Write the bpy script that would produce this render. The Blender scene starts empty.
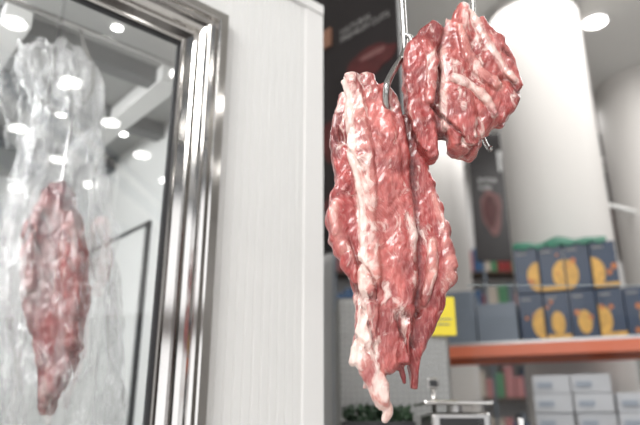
import bpy, bmesh, math, random
import numpy as np
from mathutils import Vector, Matrix, noise
random.seed(4)
SC=bpy.context.scene
COL=SC.collection
H=1.15
SC.view_settings.view_transform='Standard'

# ------------------------------------------------------------------ materials
def newmat(name):
    m=bpy.data.materials.new(name); m.use_nodes=True
    nt=m.node_tree; b=nt.nodes['Principled BSDF']
    return m,nt,b
def N(nt,t,**kw):
    n=nt.nodes.new(t)
    for k,v in kw.items():
        if k in n.inputs: n.inputs[k].default_value=v
        else: setattr(n,k,v)
    return n
def c4(c): return (c[0],c[1],c[2],1)
def simple(name,col,rough=.5,metal=0,var=.06,scale=8,bump=0,spec=.5,stretch=None):
    m,nt,b=newmat(name)
    tc=N(nt,'ShaderNodeTexCoord'); mp=N(nt,'ShaderNodeMapping')
    if stretch: mp.inputs['Scale'].default_value=stretch
    nt.links.new(tc.outputs['Object'],mp.inputs[0])
    n=N(nt,'ShaderNodeTexNoise',Scale=scale,Detail=4)
    nt.links.new(mp.outputs[0],n.inputs['Vector'])
    mx=N(nt,'ShaderNodeMix',data_type='RGBA')
    mx.inputs[6].default_value=c4([x*(1-var) for x in col]); mx.inputs[7].default_value=c4([min(1,x*(1+var)) for x in col])
    nt.links.new(n.outputs[0],mx.inputs[0]); nt.links.new(mx.outputs[2],b.inputs['Base Color'])
    b.inputs['Roughness'].default_value=rough; b.inputs['Metallic'].default_value=metal
    b.inputs['Specular IOR Level'].default_value=spec
    if bump:
        bp=N(nt,'ShaderNodeBump',Strength=bump,Distance=.01); nt.links.new(n.outputs[0],bp.inputs['Height']); nt.links.new(bp.outputs[0],b.inputs['Normal'])
    return m
def emis(name,col,s):
    m,nt,b=newmat(name); b.inputs['Emission Color'].default_value=c4(col); b.inputs['Emission Strength'].default_value=s
    b.inputs['Base Color'].default_value=c4(col); return m

M_panel=simple('white_panel',(.76,.755,.74),.45,var=.02,scale=3)
M_trim=simple('white_trim',(.80,.79,.775),.35,var=.02)
M_ceil=simple('ceiling_paint',(.70,.69,.67),.8,var=.02)
M_wall=simple('wall_paint',(.62,.61,.60),.8,var=.03,scale=1)
M_col=simple('column_plaster',(.60,.575,.55),.6,var=.02,scale=2)
M_chrome=simple('chrome',(.60,.58,.56),.10,1,var=.12,scale=3,stretch=(6,6,.6))
M_chrome2=simple('brushed_steel',(.50,.49,.48),.28,1,var=.15,scale=5,stretch=(8,8,.5))
M_hook=simple('hook_steel',(.42,.41,.40),.2,1,var=.1,scale=30)
M_orange=simple('orange_paint',(.70,.17,.08),.45,var=.06)
M_blue=simple('upright_paint',(.10,.15,.25),.5)
M_dark=simple('dark_board',(.022,.018,.019),.35,var=.3,scale=3)
M_black=simple('black_rubber',(.02,.02,.022),.5)
M_coldin=simple('cold_room_white',(.74,.75,.74),.5,var=.03,scale=2)
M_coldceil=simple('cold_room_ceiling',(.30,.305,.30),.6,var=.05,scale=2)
M_beam=simple('reflected_beam',(.08,.085,.09),.5,var=.1)
M_beamw=simple('reflected_beam_white',(.70,.70,.69),.5,var=.03)
M_navy=simple('navy_carton',(.008,.028,.070),.4,var=.3)
M_gold=simple('gold_print',(.62,.34,.06),.45,var=.5,scale=22)
M_orp=simple('orange_print',(.50,.15,.03),.45,var=.5,scale=22)
M_green=simple('green_tarp',(.02,.15,.09),.4,var=.4,scale=20,bump=.6)
M_carton=simple('white_carton',(.56,.57,.59),.6,var=.05)
M_tape=simple('carton_print',(.32,.36,.42),.6)
M_yellow=simple('yellow_card',(.85,.68,.04),.45)
M_white=simple('white_plastic',(.75,.75,.74),.35)
M_leaf=simple('leaf_green',(.03,.06,.03),.45,var=.6,scale=40,bump=.5)
M_red=simple('red_print',(.085,.018,.018),.5,var=.7,scale=12)
M_pink=simple('pink_print',(.20,.09,.085),.5,var=.5,scale=20)
M_grey=simple('grey_carton',(.16,.19,.23),.5,var=.1)
M_brown=simple('brown_panel',(.10,.065,.045),.5,var=.3,scale=2)
M_rope=simple('white_cable',(.8,.8,.78),.4)
M_lamp=emis('lamp_glow',(1,.98,.95),14)
M_dim=simple('dim_lettering',(.30,.29,.28),.5)

M_floor,nt,b=newmat('floor_tiles')
tc=N(nt,'ShaderNodeTexCoord'); br=N(nt,'ShaderNodeTexBrick',Scale=1.6)
br.offset=0; br.inputs['Color1'].default_value=(.52,.515,.50,1); br.inputs['Color2'].default_value=(.56,.555,.54,1); br.inputs['Mortar'].default_value=(.3,.3,.29,1)
br.inputs['Mortar Size'].default_value=.008; br.inputs['Brick Width'].default_value=1; br.inputs['Row Height'].default_value=1
nt.links.new(tc.outputs['Object'],br.inputs[0]); nt.links.new(br.outputs[0],b.inputs['Base Color']); b.inputs['Roughness'].default_value=.3

def glassmat(name,base,tint=(.95,.96,.96),ior=1.5):
    m=bpy.data.materials.new(name); m.use_nodes=True; nt=m.node_tree; nt.nodes.clear()
    o=N(nt,'ShaderNodeOutputMaterial'); mx=N(nt,'ShaderNodeMixShader'); t=N(nt,'ShaderNodeBsdfTransparent'); g=N(nt,'ShaderNodeBsdfGlossy',Roughness=0.01)
    t.inputs[0].default_value=c4(tint); g.inputs[0].default_value=(1,1,1,1)
    f=N(nt,'ShaderNodeFresnel',IOR=ior); ad=N(nt,'ShaderNodeMath',operation='ADD'); ad.inputs[1].default_value=base
    nt.links.new(f.outputs[0],ad.inputs[0]); nt.links.new(ad.outputs[0],mx.inputs[0]); nt.links.new(t.outputs[0],mx.inputs[1]); nt.links.new(g.outputs[0],mx.inputs[2]); nt.links.new(mx.outputs[0],o.inputs[0])
    return m
M_glass=glassmat('window_glass',.16)
M_glass2=glassmat('counter_glass',0,(.97,.975,.98),1.2)
M_gedge=simple('glass_edge',(.35,.40,.40),.2)

M_plate=simple('diamond_plate',(.34,.34,.33),.42,.8,var=.1,scale=6)
M_lug=simple('lug_steel',(.60,.60,.59),.3,1)

def meatmat(name):
    m,nt,b=newmat(name)
    tc=N(nt,'ShaderNodeTexCoord')
    at=N(nt,'ShaderNodeAttribute',attribute_name='tone')
    fa=N(nt,'ShaderNodeAttribute',attribute_name='fat')
    wn=N(nt,'ShaderNodeTexNoise',Scale=10,Detail=3); nt.links.new(tc.outputs['Object'],wn.inputs['Vector'])
    wv=N(nt,'ShaderNodeVectorMath',operation='MULTIPLY_ADD'); wv.inputs[1].default_value=(.07,.07,.07)
    nt.links.new(wn.outputs['Color'],wv.inputs[0]); nt.links.new(tc.outputs['Object'],wv.inputs[2])
    mp=N(nt,'ShaderNodeMapping'); mp.inputs['Scale'].default_value=(260,260,36); mp.inputs['Rotation'].default_value=(0,.4,0); nt.links.new(wv.outputs[0],mp.inputs[0])
    fb=N(nt,'ShaderNodeTexNoise',Scale=1,Detail=3,Distortion=.3); nt.links.new(mp.outputs[0],fb.inputs['Vector'])
    big=N(nt,'ShaderNodeTexNoise',Scale=12,Detail=6,Roughness=.6,Distortion=1.3); nt.links.new(tc.outputs['Object'],big.inputs['Vector'])
    cr=N(nt,'ShaderNodeValToRGB'); cr.color_ramp.elements[0].position=.37; cr.color_ramp.elements[0].color=(.44,.20,.23,1)
    cr.color_ramp.elements[1].position=.62; cr.color_ramp.elements[1].color=(1.05,1.08,1.06,1)
    nt.links.new(big.outputs[0],cr.inputs[0])
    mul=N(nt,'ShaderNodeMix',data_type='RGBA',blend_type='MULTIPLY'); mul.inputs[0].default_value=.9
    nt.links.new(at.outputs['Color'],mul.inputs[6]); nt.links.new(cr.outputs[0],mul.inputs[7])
    fr=N(nt,'ShaderNodeMapRange'); fr.inputs[1].default_value=.46; fr.inputs[2].default_value=.80; fr.inputs[3].default_value=0; fr.inputs[4].default_value=.45
    nt.links.new(fb.outputs[0],fr.inputs[0])
    m2=N(nt,'ShaderNodeMix',data_type='RGBA'); m2.inputs[7].default_value=(.74,.36,.32,1)
    nt.links.new(fr.outputs[0],m2.inputs[0]); nt.links.new(mul.outputs[2],m2.inputs[6])
    mp2=N(nt,'ShaderNodeMapping'); mp2.inputs['Scale'].default_value=(42,42,15); mp2.inputs['Rotation'].default_value=(0,-.4,0); nt.links.new(wv.outputs[0],mp2.inputs[0])
    mb=N(nt,'ShaderNodeTexNoise',Scale=1,Detail=7,Roughness=.68,Distortion=.6); nt.links.new(mp2.outputs[0],mb.inputs['Vector'])
    ad=N(nt,'ShaderNodeMath',operation='MULTIPLY_ADD'); ad.inputs[1].default_value=.42
    nt.links.new(fa.outputs['Fac'],ad.inputs[0]); nt.links.new(mb.outputs[0],ad.inputs[2])
    fm=N(nt,'ShaderNodeMapRange'); fm.inputs[1].default_value=.605; fm.inputs[2].default_value=.74; fm.inputs[4].default_value=.9
    nt.links.new(ad.outputs[0],fm.inputs[0])
    m3=N(nt,'ShaderNodeMix',data_type='RGBA'); m3.inputs[7].default_value=(.82,.64,.58,1)
    nt.links.new(fm.outputs[0],m3.inputs[0]); nt.links.new(m2.outputs[2],m3.inputs[6])
    nt.links.new(m3.outputs[2],b.inputs['Base Color'])
    b.inputs['Roughness'].default_value=.28
    b.inputs['Subsurface Weight'].default_value=.08; b.inputs['Subsurface Radius'].default_value=(.012,.004,.003); b.inputs['Subsurface Scale'].default_value=.5
    b.inputs['Coat Weight'].default_value=.55; b.inputs['Coat Roughness'].default_value=.09
    bp=N(nt,'ShaderNodeBump',Strength=.5,Distance=.003); nt.links.new(fb.outputs[0],bp.inputs['Height'])
    bp2=N(nt,'ShaderNodeBump',Strength=.5,Distance=.007); nt.links.new(mb.outputs[0],bp2.inputs['Height']); nt.links.new(bp.outputs[0],bp2.inputs['Normal'])
    nt.links.new(bp2.outputs[0],b.inputs['Normal'])
    return m
M_meat=meatmat('raw_meat')

def film():
    m=bpy.data.materials.new('plastic_film'); m.use_nodes=True; nt=m.node_tree; nt.nodes.clear()
    o=N(nt,'ShaderNodeOutputMaterial'); tc=N(nt,'ShaderNodeTexCoord')
    mp=N(nt,'ShaderNodeMapping'); mp.inputs['Scale'].default_value=(18,18,5); nt.links.new(tc.outputs['Object'],mp.inputs[0])
    n=N(nt,'ShaderNodeTexNoise',Scale=1,Detail=6,Distortion=2.0,Roughness=.62); nt.links.new(mp.outputs[0],n.inputs['Vector'])
    bp=N(nt,'ShaderNodeBump',Strength=1.0,Distance=.035); nt.links.new(n.outputs[0],bp.inputs['Height'])
    t=N(nt,'ShaderNodeBsdfTransparent'); t.inputs[0].default_value=(.98,.98,.98,1)
    d=N(nt,'ShaderNodeBsdfDiffuse'); d.inputs[0].default_value=(.88,.88,.88,1)
    tr=N(nt,'ShaderNodeBsdfTranslucent'); tr.inputs[0].default_value=(.88,.88,.88,1)
    g=N(nt,'ShaderNodeBsdfGlossy',Roughness=.14); g.inputs[0].default_value=(1,1,1,1)
    for x in (d,tr,g): nt.links.new(bp.outputs[0],x.inputs['Normal'])
    a=N(nt,'ShaderNodeMixShader'); a.inputs[0].default_value=.5; nt.links.new(d.outputs[0],a.inputs[1]); nt.links.new(tr.outputs[0],a.inputs[2])
    c=N(nt,'ShaderNodeMixShader'); c.inputs[0].default_value=.35; nt.links.new(a.outputs[0],c.inputs[1]); nt.links.new(g.outputs[0],c.inputs[2])
    # more film layers (denser) where the bag is bunched at the top
    sx=N(nt,'ShaderNodeSeparateXYZ'); nt.links.new(tc.outputs['Object'],sx.inputs[0])
    zr=N(nt,'ShaderNodeMapRange'); zr.inputs[1].default_value=1.85; zr.inputs[2].default_value=2.35; zr.inputs[3].default_value=0; zr.inputs[4].default_value=.16
    nt.links.new(sx.outputs[2],zr.inputs[0])
    r=N(nt,'ShaderNodeMapRange'); r.inputs[1].default_value=.42; r.inputs[2].default_value=.70; r.inputs[3].default_value=.08; r.inputs[4].default_value=.52
    nt.links.new(n.outputs[0],r.inputs[0])
    sm=N(nt,'ShaderNodeMath',operation='ADD'); nt.links.new(r.outputs[0],sm.inputs[0]); nt.links.new(zr.outputs[0],sm.inputs[1])
    e=N(nt,'ShaderNodeMixShader'); nt.links.new(sm.outputs[0],e.inputs[0]); nt.links.new(t.outputs[0],e.inputs[1]); nt.links.new(c.outputs[0],e.inputs[2])
    nt.links.new(e.outputs[0],o.inputs[0]); return m
M_film=film()

# ------------------------------------------------------------------ mesh helpers
def empty(name,loc=(0,0,0),rz=0,parent=None):
    e=bpy.data.objects.new(name,None); COL.objects.link(e); e.location=loc; e.rotation_euler=(0,0,rz); e.empty_display_size=.1
    if parent: e.parent=parent
    return e
def mesh(name,verts,faces,mat,parent=None,smooth=False,loc=None,rz=0):
    me=bpy.data.meshes.new(name); me.from_pydata([tuple(v) for v in verts],[],faces); me.validate()
    bm=bmesh.new(); bm.from_mesh(me); bmesh.ops.recalc_face_normals(bm,faces=bm.faces); bm.to_mesh(me); bm.free()
    if smooth:
        for p in me.polygons: p.use_smooth=True
    me.materials.append(mat); o=bpy.data.objects.new(name,me); COL.objects.link(o)
    if loc: o.location=loc
    o.rotation_euler=(0,0,rz)
    if parent: o.parent=parent
    return o
def box(name,a,b,mat,parent=None,bev=0,seg=2):
    bm=bmesh.new(); bmesh.ops.create_cube(bm,size=1)
    for v in bm.verts: v.co=Vector([(a[i]+b[i])/2+v.co[i]*(b[i]-a[i]) for i in range(3)])
    if bev: bmesh.ops.bevel(bm,geom=bm.edges[:],offset=bev,segments=seg,affect='EDGES',profile=.5)
    me=bpy.data.meshes.new(name); bm.to_mesh(me); bm.free(); me.materials.append(mat)
    o=bpy.data.objects.new(name,me); COL.objects.link(o)
    if parent: o.parent=parent
    return o
def boxes(name,lst,mat,parent=None,bev=0):
    bm=bmesh.new()
    for a,b in lst:
        t=bmesh.new(); bmesh.ops.create_cube(t,size=1)
        for v in t.verts: v.co=Vector([(a[i]+b[i])/2+v.co[i]*(b[i]-a[i]) for i in range(3)])
        if bev: bmesh.ops.bevel(t,geom=t.edges[:],offset=bev,segments=2,affect='EDGES',profile=.5)
        me=bpy.data.meshes.new('t'); t.to_mesh(me); t.free(); bm.from_mesh(me); bpy.data.meshes.remove(me)
    me=bpy.data.meshes.new(name); bm.to_mesh(me); bm.free(); me.materials.append(mat)
    o=bpy.data.objects.new(name,me); COL.objects.link(o)
    if parent: o.parent=parent
    return o
def lathe(name,prof,mat,parent=None,loc=(0,0,0),seg=48):
    V=[];F=[]
    for r,z in prof:
        for i in range(seg):
            a=2*math.pi*i/seg; V.append((r*math.cos(a)+loc[0],r*math.sin(a)+loc[1],z+loc[2]))
    for j in range(len(prof)-1):
        for i in range(seg):
            F.append((j*seg+i,j*seg+(i+1)%seg,(j+1)*seg+(i+1)%seg,(j+1)*seg+i))
    F.append(tuple(range(seg))); F.append(tuple(range((len(prof)-1)*seg,len(prof)*seg)))
    o=mesh(name,V,F,mat,parent,True)
    md=o.modifiers.new('e','EDGE_SPLIT'); md.split_angle=math.radians(35)
    return o
def cat(P,n=6):
    P=[np.array(p,float) for p in P]; Q=[2*P[0]-P[1]]+P+[2*P[-1]-P[-2]]; out=[]
    for i in range(1,len(Q)-2):
        for k in range(n):
            t=k/n; a,b,c,d=Q[i-1],Q[i],Q[i+1],Q[i+2]
            out.append(.5*((2*b)+(-a+c)*t+(2*a-5*b+4*c-d)*t*t+(-a+3*b-3*c+d)*t**3))
    out.append(P[-1]); return out
def tube(name,pts,r,mat,parent=None,n=6,seg=12,smoothpath=True):
    P=cat([tuple(p)+((r,) if len(p)==3 else ()) for p in pts],n) if smoothpath else [np.array(tuple(p)+((r,) if len(p)==3 else ())) for p in pts]
    V=[];F=[]; up=Vector((0,1,.01))
    for i,p in enumerate(P):
        a=P[max(0,i-1)];b=P[min(len(P)-1,i+1)]; t=Vector((b-a)[:3]).normalized()
        s=t.cross(up)
        if s.length<.05: s=t.cross(Vector((1,0,0)))
        s.normalize(); u=s.cross(t)
        for k in range(seg):
            an=2*math.pi*k/seg; V.append(Vector(p[:3])+(s*math.cos(an)+u*math.sin(an))*p[3])
    for j in range(len(P)-1):
        for k in range(seg): F.append((j*seg+k,j*seg+(k+1)%seg,(j+1)*seg+(k+1)%seg,(j+1)*seg+k))
    F.append(tuple(range(seg))); F.append(tuple(range((len(P)-1)*seg,len(P)*seg)))
    return mesh(name,V,F,mat,parent,True)
def text(name,s,size,mat,parent,loc,rot):
    c=bpy.data.curves.new(name,'FONT'); c.body=s; c.size=size; c.extrude=.002; c.materials.append(mat)
    o=bpy.data.objects.new(name,c); COL.objects.link(o); o.parent=parent; o.location=loc; o.rotation_euler=rot; return o
def evalmesh(o):
    dg=bpy.context.evaluated_depsgraph_get(); me=bpy.data.meshes.new_from_object(o.evaluated_get(dg)); return me

# ------------------------------------------------------------------ meat builder
def sp(v,e): return math.copysign(abs(v)**e,v)
def meat(name,strips,Y,voxel=.0025,disp=.0055,parent=None,smooth=1,seed=0):
    V=[];F=[];samples=[]
    for si,(pts,dy,dep,tone,fat) in enumerate(strips):
        P=cat(pts,8); seg=20; base=len(V); n=len(P)
        rings=[]
        def ring(p,t,sc,off,i):
            s=Vector((t.z,0,-t.x)); hw=max(.002,p[2])*sc; d=dep*sc*min(1,.45+p[2]/.03)
            w1=1+.22*noise.noise(Vector((p[1]*48,si*3.1+seed,0))); w2=1+.22*noise.noise(Vector((p[1]*48,si*3.1+seed,7)))
            c=Vector((p[0],Y+dy,p[1]))+t*off
            return [c+s*(hw*(w1 if math.cos(2*math.pi*k/seg)>0 else w2)*sp(math.cos(2*math.pi*k/seg),.5))+Vector((0,d*sp(math.sin(2*math.pi*k/seg),.5),0)) for k in range(seg)]
        for i,p in enumerate(P):
            a=P[max(0,i-1)];b=P[min(n-1,i+1)]; t=Vector((b[0]-a[0],0,b[1]-a[1])).normalized()
            if i==0: rings.append(ring(p,t,.4,-p[2]*.4,i)); rings.append(ring(p,t,.8,-p[2]*.26,i))
            rings.append(ring(p,t,1,0,i))
            if i==n-1: rings.append(ring(p,t,.8,p[2]*.26,i)); rings.append(ring(p,t,.4,p[2]*.4,i))
            samples.append((p[0],Y+dy,p[1],max(.009,p[2]),max(dep,.012),tone[0],tone[1],tone[2],fat))
        for r in rings: V+=r
        for j in range(len(rings)-1):
            for k in range(seg): F.append((base+j*seg+k,base+j*seg+(k+1)%seg,base+(j+1)*seg+(k+1)%seg,base+(j+1)*seg+k))
        F.append(tuple(base+k for k in range(seg))); F.append(tuple(base+(len(rings)-1)*seg+k for k in range(seg)))
    o=mesh(name,V,F,M_meat,None,True)
    r=o.modifiers.new('r','REMESH'); r.mode='VOXEL'; r.voxel_size=voxel; r.use_smooth_shade=True
    s=o.modifiers.new('s','SMOOTH'); s.factor=.5; s.iterations=smooth
    me=evalmesh(o); o.modifiers.clear(); o.data=me
    n=len(me.vertices); co=np.empty(n*3); me.vertices.foreach_get('co',co); co=co.reshape(-1,3)
    no=np.empty(n*3); me.vertices.foreach_get('normal',no); no=no.reshape(-1,3)
    S=np.array(samples); tone=np.zeros((n,3)); fat=np.zeros(n); dispv=np.zeros(n)
    for i0 in range(0,n,4000):
        c=co[i0:i0+4000]
        d=np.sqrt(((c[:,None,0]-S[None,:,0])**2+(c[:,None,2]-S[None,:,2])**2)/S[None,:,3]**2+((c[:,None,1]-S[None,:,1])/S[None,:,4])**2)
        w=np.exp(-8*(d-d.min(1,keepdims=True))); w/=w.sum(1,keepdims=True)
        tone[i0:i0+4000]=w@S[:,5:8]; fat[i0:i0+4000]=w@S[:,8]
    for i in range(n):
        p=Vector(co[i])
        a=noise.noise(Vector((p.x*12+seed,p.y*12,p.z*8)))*1.8+noise.noise(Vector((p.x*34+5,p.y*34,p.z*17+p.x*12)))*.8+noise.noise(Vector((p.x*95-p.z*30,p.y*95,p.z*55)))*.42
        mask=max(0,min(1,noise.noise(Vector((p.x*11+31,p.y*11,p.z*7+seed)))*5-.2))
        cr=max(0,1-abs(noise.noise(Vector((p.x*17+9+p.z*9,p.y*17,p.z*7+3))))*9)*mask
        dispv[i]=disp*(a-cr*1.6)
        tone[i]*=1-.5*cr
        fat[i]+=max(0,noise.noise(Vector((p.x*15-4+p.z*5,p.y*15,p.z*6+seed*2))))*.34   # loose membrane patches
    co=co+no*dispv[:,None]
    me.vertices.foreach_set('co',co.ravel())
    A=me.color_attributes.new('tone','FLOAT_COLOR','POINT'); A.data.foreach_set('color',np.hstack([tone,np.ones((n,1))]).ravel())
    B=me.attributes.new('fat','FLOAT','POINT'); B.data.foreach_set('value',fat)
    me.materials.clear(); me.materials.append(M_meat); me.update()
    for p in me.polygons: p.use_smooth=True
    if parent: o.parent=parent
    return o
RED=(.40,.055,.052); PINK=(.50,.115,.102); DARK=(.20,.020,.024); FAT=(.80,.54,.48); ROSE=(.62,.25,.215)
slab=empty('hanging_meat_slab')
meat('meat_body',[
 ([(.092,1.858,.028),(.110,1.79,.040),(.122,1.70,.046),(.130,1.60,.046),(.132,1.50,.045),(.128,1.40,.045),(.120,1.31,.038),(.114,1.25,.027)],-.016,.027,PINK,.08),
 ([(.066,1.862,.016),(.078,1.80,.018),(.088,1.703,.017),(.097,1.612,.016),(.102,1.526,.015),(.103,1.443,.015),(.099,1.364,.016),(.094,1.297,.018)],-.031,.018,ROSE,.34),
 ([(.090,1.30,.016),(.092,1.26,.024),(.104,1.218,.020),(.114,1.185,.010)],-.024,.022,ROSE,.38),
 ([(.112,1.205,.008),(.121,1.178,.006),(.116,1.160,.004)],-.022,.012,FAT,.5),
 ([(.102,1.215,.007),(.103,1.185,.004)],-.03,.010,FAT,.45),
 ([(.084,1.24,.006),(.080,1.215,.004)],-.02,.010,FAT,.4),
 ([(.050,1.850,.006),(.062,1.79,.008),(.068,1.703,.010),(.078,1.612,.009),(.085,1.526,.008),(.085,1.443,.009),(.080,1.364,.008),(.072,1.297,.010),(.068,1.26,.012)],-.027,.018,FAT,.66),
 ([(.128,1.842,.016),(.152,1.798,.019),(.163,1.703,.020),(.170,1.612,.018),(.173,1.526,.017),(.169,1.443,.018),(.162,1.364,.018),(.156,1.30,.017),(.157,1.262,.010)],-.012,.026,RED,.08),
 ([(.065,1.834,.022),(.050,1.750,.022),(.050,1.680,.022),(.060,1.623,.022),(.066,1.57,.02)],.008,.024,RED,.05),
 ([(.042,1.78,.011),(.036,1.73,.012),(.040,1.68,.009)],-.004,.016,DARK,.1),
 ([(.066,1.64,.021),(.044,1.565,.031),(.052,1.505,.029),(.066,1.459,.022),(.079,1.413,.016)],-.006,.026,RED,.06),
 ([(.030,1.575,.008),(.030,1.53,.009),(.050,1.475,.008)],-.026,.012,ROSE,.25),
 ([(.185,1.78,.015),(.194,1.70,.020),(.211,1.60,.036),(.220,1.52,.042),(.220,1.44,.043),(.203,1.38,.038),(.186,1.31,.022),(.177,1.26,.012),(.174,1.218,.007)],.010,.022,RED,.05),
 ([(.232,1.60,.010),(.247,1.52,.011),(.252,1.443,.011),(.238,1.403,.010)],-.002,.013,ROSE,.26),
 ([(.224,1.50,.007),(.216,1.43,.008),(.198,1.37,.006)],-.012,.010,ROSE,.22),
 ([(.187,1.76,.006),(.192,1.66,.006),(.196,1.54,.006),(.192,1.443,.006),(.180,1.35,.005)],-.002,.014,DARK,.0),
 ([(.080,1.297,.018),(.074,1.262,.017)],-.012,.020,ROSE,.3),
 ([(.076,1.463,.02),(.081,1.364,.017),(.076,1.278,.016)],0,.024,RED,.08),
 ([(.150,1.27,.007),(.156,1.225,.005)],-.006,.010,RED,.2),
],1.2,parent=slab,seed=2)
chunk=empty('hanging_meat_chunk')
meat('meat_body',[
 ([(.318,2.02,.020),(.326,1.94,.050),(.340,1.87,.066),(.336,1.81,.062),(.316,1.745,.044),(.304,1.70,.028)],.004,.036,PINK,.07),
 ([(.262,1.985,.018),(.234,1.950,.030),(.214,1.905,.032),(.208,1.84,.029),(.212,1.77,.028),(.222,1.71,.025),(.230,1.672,.012)],-.014,.027,RED,.06),
 ([(.262,1.985,.026),(.256,1.90,.028),(.256,1.82,.026),(.262,1.74,.022)],.008,.028,DARK,.03),
 ([(.322,2.045,.013),(.310,1.985,.026),(.296,1.915,.034),(.294,1.84,.036),(.297,1.76,.036),(.298,1.70,.026)],-.002,.034,PINK,.10),
 ([(.352,2.01,.016),(.384,1.945,.027),(.404,1.885,.031),(.426,1.838,.016)],.000,.028,PINK,.10),
 ([(.426,1.846,.014),(.398,1.808,.022),(.372,1.770,.020)],-.002,.026,RED,.12),
 ([(.306,1.985,.008),(.318,1.92,.012),(.342,1.868,.014),(.378,1.835,.012)],-.032,.014,ROSE,.2),
 ([(.230,1.94,.012),(.238,1.87,.012),(.226,1.79,.010)],-.034,.014,PINK,.15),
 ([(.296,1.81,.018),(.304,1.77,.024),(.304,1.715,.020)],-.026,.016,RED,.08),
 ([(.282,2.01,.005),(.272,1.94,.006),(.268,1.87,.006),(.262,1.80,.006),(.262,1.74,.005)],-.022,.012,FAT,.30),
 ([(.338,2.03,.006),(.364,1.955,.006),(.392,1.89,.006),(.418,1.85,.006)],-.026,.009,FAT,.38),
 ([(.280,1.850,.006),(.318,1.832,.006),(.350,1.80,.006),(.366,1.765,.006)],-.036,.010,FAT,.30),
 ([(.328,1.72,.010),(.346,1.735,.010)],.0,.016,FAT,.3),
],1.195,parent=chunk,disp=.0062,seed=5)
bagm=empty('bagged_meat')
meat('meat_body',[
 ([(-.898,1.939,.036),(-.900,1.830,.062),(-.888,1.707,.078),(-.868,1.571,.084),(-.840,1.442,.082),(-.825,1.333,.060),(-.832,1.242,.028),(-.835,1.184,.012)],0,.05,(.17,.016,.02),-.05),
 ([(-.835,1.830,.026),(-.805,1.672,.034),(-.785,1.538,.034),(-.778,1.379,.030)],-.02,.045,(.26,.035,.035),.05),
 ([(-.93,1.84,.022),(-.945,1.70,.024),(-.92,1.56,.022)],-.03,.035,(.24,.03,.03),.05),
],2.0,voxel=.006,disp=.011,parent=bagm)
rg=cat([(-.991,2.50,.085,.04),(-.965,2.43,.13,.06),(-.945,2.36,.14,.06),(-.915,2.229,.125,.06),(-.909,2.072,.134,.08),(-.897,1.884,.164,.10),(-.868,1.672,.172,.11),(-.835,1.474,.18,.12),(-.803,1.287,.174,.12),(-.79,1.14,.17,.12)],8)
V=[];F=[];sg=144
for j,p in enumerate(rg):
    for k in range(sg):
        a=2*math.pi*k/sg; z=p[1]
        f=1+.10*math.sin(7*a+z*7)+.08*math.sin(13*a-z*11)+.06*math.sin(23*a+z*17)+.16*noise.noise(Vector((math.cos(a)*2.5,math.sin(a)*2.5,z*9)))
        V.append((p[0]+p[2]*f*math.cos(a),2.0+p[3]*f*math.sin(a),z+.04*noise.noise(Vector((a*2,z*4,1)))))
for j in range(len(rg)-1):
    for k in range(sg): F.append((j*sg+k,j*sg+(k+1)%sg,(j+1)*sg+(k+1)%sg,(j+1)*sg+k))
mesh('plastic_bag',V,F,M_film,bagm,True)
V=[];F=[]
for j in range(25):
    t=j/24
    for k in range(17):
        s=k/16-.5
        V.append((-1.13+.10*t-.02+s*(.12+.05*math.sin(t*6)),1.98+.03*math.sin(s*14+t*3)+.02*math.sin(t*13),2.44-.32*t+.06*math.sin(s*5)))
for j in range(24):
    for k in range(16): F.append((j*17+k,j*17+k+1,(j+1)*17+k+1,(j+1)*17+k))
mesh('bag_flap',V,F,M_film,bagm,True)

# ------------------------------------------------------------------ hooks and rail
hook=empty('meat_hook')
tube('hook_shank',[(.192,1.2,2.29),(.190,1.2,2.10),(.190,1.198,1.965),(.183,1.19,1.925),(.163,1.172,1.885),(.148,1.155,1.85),(.139,1.143,1.82),(.138,1.156,1.79),(.150,1.19,1.775)],.0075,M_hook,hook)
tube('hook_collar',[(.184,1.2,1.990),(.202,1.19,1.975),(.203,1.185,1.94),(.184,1.18,1.918)],.0055,M_hook,hook)
tube('hook_eye',[(.192+.018*math.cos(a),1.2,2.30+.02*math.sin(a)) for a in [i*math.pi/6-1.57 for i in range(13)]],.005,M_hook,hook)
h2=empty('meat_hook.001')
tube('hook_shank',[(.364,1.225,2.29),(.360,1.225,2.08),(.359,1.225,1.99),(.358,1.25,1.88),(.361,1.262,1.80),(.364,1.255,1.755),(.368,1.235,1.72),(.366,1.215,1.715)],.005,M_hook,h2)
tube('hook_eye',[(.364+.018*math.cos(a),1.225,2.30+.02*math.sin(a)) for a in [i*math.pi/6-1.57 for i in range(13)]],.005,M_hook,h2)
h3=empty('meat_hook.002')
tube('hook_shank',[(-.902,2.0,2.56),(-.885,2.0,2.50),(-.86,2.0,2.45),(-.838,2.0,2.40),(-.830,2.0,2.32),(-.85,2.0,2.27),(-.88,2.0,2.24),(-.89,2.0,2.10),(-.89,2.0,1.92)],.007,M_hook,h3)
rail=empty('hanging_rail')
tube('rail_bar',[(-.3,1.2,2.315),(2.2,1.2,2.315)],.010,M_hook,rail,smoothpath=False)
tube('rail_bar_rear',[(-.3,1.225,2.316),(2.2,1.225,2.316)],.006,M_hook,rail,smoothpath=False)
for i,x in enumerate((-.25,2.15)): tube(f'hanger_{i}',[(x,1.212,2.31),(x,1.212,5.2)],.010,M_hook,rail,smoothpath=False)

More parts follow.
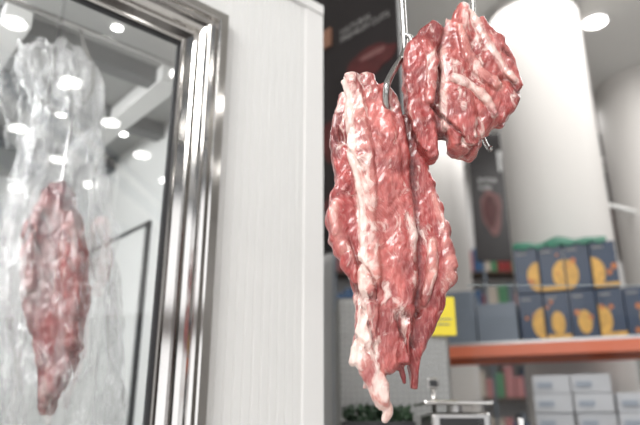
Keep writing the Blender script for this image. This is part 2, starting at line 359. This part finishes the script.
# ------------------------------------------------------------------ hall shell
box('floor',(-7,-7,-.1),(10,9.6,0),M_floor)
box('ceiling',(-7,-7,5.2),(10,9.6,5.3),M_ceil)
box('wall_back',(-7,9.5,0),(10,9.6,5.2),M_wall)
box('wall_right',(10,-7,0),(10.1,9.6,5.2),M_wall)
box('wall_left',(-7.1,-7,0),(-7,9.6,5.2),M_wall)
dl=empty('downlights'); R=[]
for x in (.4,1.65,2.9,4.1,5.2,6.3,7.4): 
    for y in (-5.6,-4.2,-2.8,-1.4,0.,1.6,3.4,5.55,7.6):
        if y>0 and x in(.4,1.65,4.1,6.3): continue
        R.append((x,y))
V=[];F=[];V2=[];F2=[]
for x,y in R:
    b0=len(V); V+=[(x+.115*math.cos(a*math.pi/12),y+.115*math.sin(a*math.pi/12),5.185) for a in range(24)]; F.append(tuple(range(b0,b0+24)))
    b1=len(V2)
    for r,z in ((.115,5.18),(.15,5.18),(.155,5.2)):
        V2+=[(x+r*math.cos(a*math.pi/12),y+r*math.sin(a*math.pi/12),z) for a in range(24)]
    for j in range(2):
        for a in range(24): F2.append((b1+j*24+a,b1+j*24+(a+1)%24,b1+(j+1)*24+(a+1)%24,b1+(j+1)*24+a))
mesh('lamp_discs',V,F,M_lamp,dl); mesh('lamp_rims',V2,F2,M_trim,dl)
boxes('ceiling_beams',[((-7,y,4.95),(10,y+.3,5.2)) for y in (-6.4,-4.9,-3.5,-2.1)],M_grey)
sf=empty('added_dark_front')  # unseen dark bars added behind the camera, giving the chrome dark reflections
boxes('added_mullions',[((x,-7.1,0),(x+.35,-6.9,5.2)) for x in (-7,-4,-1,2,5,8)],M_brown,sf)
boxes('added_transoms',[((-7,-7.1,2.6),(10,-6.9,3.1)),((-7,-7.1,0),(10,-6.9,.5))],M_brown,sf)
tdc=empty('added_dark_cabinets')  # invented dark blocks out of view, mirrored as dark bands in the chrome
boxes('added_carcasses',[((9.1,y,0),(9.9,y+1.3,3.2)) for y in (-6,-3.2,-.4,2.4)],M_brown,tdc,.02)
boxes('added_doors',[((9.08,y+.06,.2),(9.1,y+.63,3.1)) for y in (-6,-3.2,-.4,2.4)]+[((9.08,y+.67,.2),(9.1,y+1.24,3.1)) for y in (-6,-3.2,-.4,2.4)],M_black,tdc,.004)

def column(x,y,r,name='column'):
    return lathe(name,[(r+.03,0),(r+.03,.12),(r,.14),(r,2.5),(r,5.2)],M_col,loc=(x,y,0),seg=64)
column(2.2,5.45,.44); column(4.0,6.9,.5,'column.001'); column(1.72,8.3,.34,'column.002')
tube('wall_cable',[(2.6,5.3,3.05),(3.0,5.6,3.08),(3.52,6.7,3.45)],.018,M_rope)

# ------------------------------------------------------------------ cold room
ANG=math.radians(221.35)
cr=empty('cold_room',(.005,2.2,0),ANG)
HC=2.81
def ribwall(name,x0,x1,z0,z1):
    V=[];F=[];xs=[];x=x0
    while x<x1-.001:
        e=min(x+.034,x1); xs+= [(x,0.0),(x+.0025,-.004),(x+.005,0.0)]; x=e
    xs.append((x1,0.0)); 
    for z in (z0,z1):
        for a,b in xs: V.append((a,b,z))
    n=len(xs)
    for i in range(n-1): F.append((i,i+1,n+i+1,n+i))
    return mesh(name,V,F,M_panel,cr)
ribwall('panel_ribs',.085,.49,0,HC-.03)
X0=.466
boxes('wall_front_core',[((0,-.1,0),(.50,-.007,HC)),((2.08,-.1,0),(2.7,-.007,HC)),((.50,-.1,0),(2.08,-.007,.58)),((.50,-.1,2.48),(2.08,-.007,HC))],M_panel,cr)
boxes('corner_trim',[((-.006,-.10,0),(.088,.006,HC-.03)),((-.004,-.11,HC-.03),(2.7,.012,HC+.015))],M_trim,cr,.002)
box('wall_side',(0,-2.5,0),(.1,-.1,HC),M_coldin,cr)
box('wall_rear',(0,-2.6,0),(2.7,-2.5,HC),M_coldin,cr)
box('wall_far',(2.6,-2.5,0),(2.7,-.1,HC),M_coldin,cr)
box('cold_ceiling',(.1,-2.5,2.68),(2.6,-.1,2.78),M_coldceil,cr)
boxes('reflected_beams_dark',[((.1,-.74,2.60),(2.6,-.66,2.68)),((.1,-1.22,2.60),(2.6,-1.14,2.68)),((.1,-1.85,2.60),(2.6,-1.75,2.68))],M_beam,cr,.004)  # solid stand-ins for dark hall beams mirrored in the window
boxes('reflected_beams_white',[((.95,-2.5,2.59),(1.05,-.6,2.67)),((.30,-2.5,2.59),(.40,-.6,2.67))],M_beamw,cr,.004)  # pale bars likewise imitate the reflected hall ceiling
def sweep(name,x0,x1,z0,z1,prof,mat):
    V=[];F=[]
    for d,h in prof:
        V+=[(x0+d,h,z0+d),(x1-d,h,z0+d),(x1-d,h,z1-d),(x0+d,h,z1-d)]
    for j in range(len(prof)-1):
        for k in range(4): F.append((j*4+k,j*4+(k+1)%4,(j+1)*4+(k+1)%4,(j+1)*4+k))
    return mesh(name,V,F,mat,cr)
pr=[(0,-.008),(0,.030),(.003,.036),(.034,.040),(.040,.036),(.044,.020),(.054,.014),(.060,.020),(.070,.034),(.082,.040),(.094,.036),(.104,.024),(.108,.004),(.114,-.002),(.136,-.012),(.142,-.006),(.148,-.006),(.152,-.012),(.153,-.024)]
sweep('window_frame',X0,2.12,.50,2.535,pr,M_chrome)
sweep('window_gasket',X0,2.12,.50,2.535,[(.153,-.018),(.162,-.020),(.162,-.034),(.10,-.038),(.03,-.10)],M_black)
mesh('glass_pane',[(X0+.155,-.026,.655),(1.965,-.026,.655),(1.965,-.026,2.38),(X0+.155,-.026,2.38)],[(0,1,2,3)],M_glass,cr)
boxes('reflected_door_outline',[((.1,-1.95,0),(.115,-1.92,2.15)),((.1,-1.23,0),(.115,-1.20,2.15)),((.1,-1.95,2.12),(.115,-1.20,2.15))],M_black,cr)  # modelled inside to imitate a dark door outline reflected in the pane
box('reflected_door_leaf',(.1,-1.92,.02),(.125,-1.23,2.12),M_coldin,cr,.003)  # pale field of the same imitated reflection
V=[];F=[]
for i in range(7):
    for j in range(8):
        x=.22+i*.34+.1*(j%2); y=-.2-j*.30; b0=len(V)
        V+=[(x+.022*math.cos(a*math.pi/8),y+.022*math.sin(a*math.pi/8),2.675) for a in range(16)]; F.append(tuple(range(b0,b0+16)))
mesh('reflected_spots',V,F,M_lamp,cr)  # glowing discs imitate hall downlights reflected in the glass
tube('inner_rail',[(.15,-.45,2.575),(2.55,-.45,2.575)],.012,M_hook,cr,smoothpath=False)

# ------------------------------------------------------------------ hanging poster board
pb=empty('butcher_poster',(-.3,3.97,2.15),math.radians(-45))
box('board',(0,0,0),(1.09,.05,1.95),M_dark,pb,.004)
def blob(name,cx,cz,rx,rz,mat,par,y=-.004,seed=0,n=40):
    V=[(cx,y-.004,cz)]
    for k in range(n):
        a=2*math.pi*k/n; f=1+.28*noise.noise(Vector((math.cos(a)*1.6+seed,math.sin(a)*1.6,seed)))
        V.append((cx+rx*f*math.cos(a),y,cz+rz*f*math.sin(a)))
    return mesh(name,V,[(0,1+k,1+(k+1)%n) for k in range(n)],mat,par,False)
blob('printed_steak',.86,1.16,.20,.10,M_red,pb,seed=2); blob('printed_steak_fat',.90,1.19,.12,.02,M_pink,pb,y=-.009,seed=4)
blob('printed_roast',.62,.72,.20,.17,M_red,pb,seed=7); blob('printed_roast_core',.58,.74,.05,.09,M_pink,pb,y=-.009,seed=9)
blob('printed_rib',.66,.28,.22,.12,M_red,pb,seed=12)
text('board_lettering','NATURAL\nPREMIUM CUTS',.06,M_dim,pb,(.62,-.004,1.46),(math.pi/2,0,0))
box('label_box',(.42,-.02,1.42),(.54,0,1.56),simple('kraft_label',(.28,.14,.09),.6),pb,.003)
for i,x in enumerate((.1,1.0)): tube(f'board_wire_{i}',[(x,.025,1.95),(x,.025,3.05)],.006,M_hook,pb,smoothpath=False)
bn=empty('butcher_banner',(1.95,7.5,0),0)
box('board',(0,0,3.1),(2.2,.05,4.85),M_dark,bn,.004)
blob('printed_cut',.24,3.75,.14,.3,M_pink,bn,seed=3); blob('printed_cut_core',.22,3.75,.09,.2,M_red,bn,y=-.01,seed=5)
blob('printed_ham',1.72,3.6,.22,.25,M_red,bn,seed=15)
text('banner_lettering','Market a',.42,M_white,bn,(.35,-.004,4.3),(math.pi/2,0,0))
text('banner_small_print','prime\ncuts',.10,M_white,bn,(.10,-.004,4.15),(math.pi/2,0,0))
for i,x in enumerate((.1,2.1)): tube(f'banner_post_{i}',[(x,.08,0),(x,.08,5.2)],.02,M_grey,bn,smoothpath=False)

# ------------------------------------------------------------------ storage rack
rk=empty('storage_rack',(.80,4.813,0),math.radians(-22.2))
L=2.7
boxes('orange_beams',[((0,0,z),(L,.04,z+.085)) for z in (.88,1.635)]+[((0,.62,z),(L,.66,z+.085)) for z in (.88,1.635)],M_orange,rk,.003)
boxes('shelf_decks',[((0,.0,z),(L,.66,z+.02)) for z in (.965,1.72)],M_chrome2,rk)
boxes('uprights',[((x,y,0),(x+.06,y+.04,1.8)) for x in (-.06,L) for y in (0,.62)],M_blue,rk,.003)
boxes('braces',[((x+.02,.02,z),(x+.04,.64,z+.03)) for x in (-.06,L) for z in (.4,1.2)],M_blue,rk)
nb=empty('printed_produce_boxes',(.88,4.78,0),math.radians(-22.2))
A=[]
def printbox(x,z,w,h): A.append(((x,.06,z),(x+w-.006,.50,z+h-.006)))
for i in range(10):
    x=.62+.178*i
    if x+.178<L-.1: printbox(x,1.742,.178,.345)
for i in range(4): printbox(.62+.178*i,2.09,.178,.345)
boxes('cartons',A,M_navy,nb,.004)
V=[];F=[];VO=[];FO=[];BL=[];YP=[];KR=[6,2,5,1,3,4,0,6,2,5,3,0,4,1,5,2,6]
rr=random.Random(3)
for q,(a,b) in enumerate(A):
    cx=(a[0]+b[0])/2; cz=(a[2]+b[2])/2; n=20; kind=KR[q%len(KR)]; b0=len(V)
    if kind in (0,3,6):
        for t in range(n):
            an=math.pi/2+math.pi*t/(n-1); r=.080*(1-.3*math.sin(an)); V.append((b[0]-.004+r*math.cos(an),.055,cz-.02+r*1.4*math.sin(an)))
        F.append(tuple(range(b0,b0+n)))
    elif kind in (1,4):
        for t in range(n):
            an=-math.pi/2+math.pi*t/(n-1); r=.080*(1-.3*math.sin(an)); V.append((a[0]+.004+r*math.cos(an),.055,cz-.02+r*1.4*math.sin(an)))
        F.append(tuple(range(b0,b0+n)))
    else:
        for t in range(n):
            an=2*math.pi*t/n; r=.045*(1-.3*math.sin(an)); V.append((cx+r*math.cos(an),.055,cz-.03+r*1.9*math.sin(an)))
        F.append(tuple(range(b0,b0+n)))
    for s in range(2):
        ox=a[0]+.02+rr.random()*.13; oz=a[2]+.03+rr.random()*.24; rad=.008+rr.random()*.012; b1=len(VO)
        VO+=[(ox+rad*math.cos(t*math.pi/5),.0535,oz+rad*1.2*math.sin(t*math.pi/5)) for t in range(10)]; FO.append(tuple(range(b1,b1+10)))
    BL.append(((a[0]+.02,.054,b[2]-.045),(b[0]-.08,.06,b[2]-.034)))
    if q%2: YP.append(((a[0]+.004,.0545,a[2]+.006),(b[0]-.004,.06,a[2]+.035)))
mesh('gold_print',V,F,M_gold,nb); mesh('orange_print',VO,FO,M_orp,nb)
boxes('white_print',BL,M_dim,nb); boxes('gold_bands',YP,M_gold,nb)
boxes('grey_cartons',[((.04,.08,1.742),(.30,.5,2.0)),((.31,.06,1.742),(.60,.5,2.03)),((.06,.1,2.0),(.28,.45,2.15))],M_grey,nb,.004)
V=[];F=[]
for j in range(9):
    for i in range(31):
        x=.62+.66*i/30; y=.05+.46*j/8
        z=2.445+.035*noise.noise(Vector((x*9,y*9,2)))+.05*math.sin(math.pi*i/30)*.5+.015
        V.append((x,y,max(2.437,z)))
for i in range(31):
    V.append((.62+.66*i/30,.045,2.425+.01*math.sin(i*1.3)))
for j in range(8):
    for i in range(30): F.append((j*31+i,j*31+i+1,(j+1)*31+i+1,(j+1)*31+i))
for i in range(30): F.append((i,i+1,9*31+i+1,9*31+i))
mesh('green_tarp',V,F,M_green,nb,True)
wc=empty('white_cartons',(.88,4.78,0),math.radians(-22.2)); A=[];T=[]
for r in range(4):
    for i in range(7):
        x=.66+.262*i+random.uniform(-.006,.006); z=.987+r*.128
        if r==3 and i%3==2: continue
        A.append(((x,.04+random.uniform(0,.03),z),(x+.25,.5,z+.124))); T.append(((x+.03,.03,z+.04),(x+.13,.04,z+.075)))
boxes('cartons',A,M_carton,wc,.004); boxes('labels',T,M_tape,wc)

ds=empty('product_display_shelf',(.2,9.0,0))
boxes('shelf_boards',[((0,0,z),(3.4,.42,z+.03)) for z in (.3,.9,1.5,2.1,2.7,3.3)],M_brown,ds,.003)
boxes('shelf_sides',[((0,0,0),(.04,.42,3.7)),((3.4,0,0),(3.44,.42,3.7)),((1.7,0,0),(1.74,.42,3.7))],M_grey,ds)
cols=[simple('pack_blue',(.05,.12,.25),.4),simple('pack_pink',(.5,.20,.2),.4),simple('pack_cream',(.55,.48,.40),.4),simple('pack_green',(.08,.25,.12),.4),M_grey,simple('pack_red',(.3,.04,.04),.4)]
groups={i:[] for i in range(6)}
for z in (.93,1.53,2.13,2.73,3.33):
    x=.06
    while x<3.3:
        w=random.uniform(.07,.16); h=random.uniform(.25,.45)
        if not(1.58<x<1.76): groups[random.randrange(6)].append(((x,.05,z),(x+w-.01,.3,z+h)))
        x+=w
for i,g in groups.items(): boxes(f'packs_{i}',g,cols[i],ds,.012)

# ------------------------------------------------------------------ counter, scale, greens, plate cabinet
ct=empty('service_counter')
boxes('counter_body',[((.35,2.3,.1),(2.3,3.3,1.04)),((.30,2.25,1.04),(2.35,3.5,1.10))],M_chrome2,ct,.006)
boxes('counter_feet',[((x,y,0),(x+.08,y+.08,.1)) for x in (.4,2.15) for y in (2.4,3.15)],M_black,ct)
box('counter_wing',(.06,2.5,1.04),(.302,3.5,1.10),M_chrome2,ct,.004)
boxes('wing_legs',[((.08,2.52,0),(.12,2.56,1.04)),((.08,3.42,0),(.12,3.46,1.04))],M_chrome2,ct)
sg_=empty('sneeze_guard')
mesh('glass_pane',[(.56,2.33,1.12),(2.3,2.33,1.12),(2.3,2.33,1.66),(.56,2.33,1.66)],[(0,1,2,3)],M_glass2,sg_)
boxes('glass_edge',[((.56,2.3275,1.6585),(2.3,2.3325,1.6605))],M_gedge,sg_)
boxes('posts',[((x,2.315,1.10),(x+.02,2.345,1.18)) for x in (.7,1.4,2.1)],M_chrome,sg_,.002)
pc=empty('checker_plate_cabinet')
box('cabinet_body',(.08,3.02,1.10),(.62,3.42,1.75),M_plate,pc,.02,4)
V=[];F=[]
for r in range(23):
    for c in range(19):
        x=.105+c*.027; z=1.125+r*.027; a=math.radians(45 if (r+c)%2 else -45); b0=len(V)
        for dx,dz,dy in ((-.011,0,0),(0,-.003,0),(.011,0,0),(0,.003,0),(0,0,-.003)):
            V.append((x+dx*math.cos(a)-dz*math.sin(a),3.0195+dy,z+dx*math.sin(a)+dz*math.cos(a)))
        for k in range(4): F.append((b0+k,b0+(k+1)%4,b0+4))
mesh('tread_lugs',V,F,M_lug,pc)
ys=empty('yellow_price_sign')
box('card',(.528,2.985,1.56),(.650,3.0,1.745),M_yellow,ys,.003)
boxes('print_lines',[((.54,2.981,1.70),(.60,2.985,1.715)),((.54,2.981,1.635),(.63,2.985,1.64)),((.54,2.981,1.61),(.62,2.985,1.615))],M_grey,ys)
box('bracket',(.57,3.0,1.64),(.60,3.02,1.67),M_hook,ys)
sc=empty('weighing_scale')
box('body',(.40,2.36,1.12),(.62,2.62,1.20),M_chrome2,sc,.015,4)
boxes('feet',[((x,y,1.10),(x+.03,y+.03,1.125)) for x in (.42,.57) for y in (2.38,2.57)],M_black,sc)
lathe('platter_stem',[(.03,1.20),(.03,1.225)],M_chrome2,sc,loc=(.51,2.47,0))
box('platter',(.375,2.34,1.225),(.625,2.62,1.240),M_chrome,sc,.006,3)
tube('display_post',[(.455,2.60,1.19),(.455,2.60,1.30)],.009,M_chrome,sc,smoothpath=False)
box('display_head',(.432,2.585,1.295),(.478,2.615,1.335),M_chrome2,sc,.006)
box('display_window',(.439,2.582,1.302),(.471,2.586,1.328),M_black,sc)
box('keypad',(.43,2.355,1.14),(.59,2.361,1.18),M_black,sc)
gc=empty('crate_of_greens')
boxes('crate',[((.09,2.6,1.10),(.38,2.9,1.11)),((.09,2.6,1.11),(.38,2.61,1.17)),((.09,2.89,1.11),(.38,2.9,1.17)),((.09,2.61,1.11),(.10,2.89,1.17)),((.37,2.61,1.11),(.38,2.89,1.17))],M_black,gc,.002)
V=[];F=[]
for i in range(520):
    c=Vector((random.uniform(.11,.36),random.uniform(2.62,2.88),1.14+random.uniform(0,.08)))
    d=Vector((random.uniform(-1,1),random.uniform(-1,1),random.uniform(.1,1))).normalized(); s=d.cross(Vector((random.random(),random.random(),random.random()))).normalized(); l=random.uniform(.02,.04); w=l*.4; b0=len(V)
    u=d.cross(s)
    V+=[c,c+d*l*.4+s*w+u*.004,c+d*l,c+d*l*.4-s*w+u*.004,c+d*l*.5-u*.003]
    F+=[(b0,b0+1,b0+4),(b0+1,b0+2,b0+4),(b0+2,b0+3,b0+4),(b0+3,b0,b0+4)]
mesh('herb_leaves',V,F,M_leaf,gc)

# ------------------------------------------------------------------ lights
def area(name,loc,rot,size,e,col=(1,.99,.975),sy=None):
    l=bpy.data.lights.new(name,'AREA'); l.energy=e; l.size=size; l.color=col
    if sy: l.shape='RECTANGLE'; l.size_y=sy
    o=bpy.data.objects.new(name,l); COL.objects.link(o); o.location=loc; o.rotation_euler=rot; return o
area('light_hall_front',(-1.6,-2.2,4.9),(math.radians(15),math.radians(-12),0),3,480,sy=2.5)
area('light_hall_rear',(3.6,4.2,5.1),(0,0,0),5,210,sy=3)
area('light_back',(3.0,8.0,5.0),(0,0,0),4,80,sy=1.5)
l=area('fill_cold_room',(-1.85,1.25,2.3),(0,0,0),.7,44,(1,1,1))  # added fill lamp, out of view, brightening the interior behind the glass
l.rotation_euler=(Vector((-.9,2.6,1.2))-l.location).to_track_quat('-Z','Y').to_euler()
w=bpy.data.worlds.new('World'); SC.world=w; w.use_nodes=True
w.node_tree.nodes['Background'].inputs[0].default_value=(.98,.985,1,1); w.node_tree.nodes['Background'].inputs[1].default_value=1.85

cam=bpy.data.cameras.new('camera'); co=bpy.data.objects.new('camera',cam); COL.objects.link(co)
co.location=(0,0,H); co.rotation_euler=(math.radians(90+19),0,0); cam.lens=35; cam.sensor_width=36
cam.dof.use_dof=True; cam.dof.focus_distance=1.28; cam.dof.aperture_fstop=2.1; cam.clip_end=100
SC.camera=co
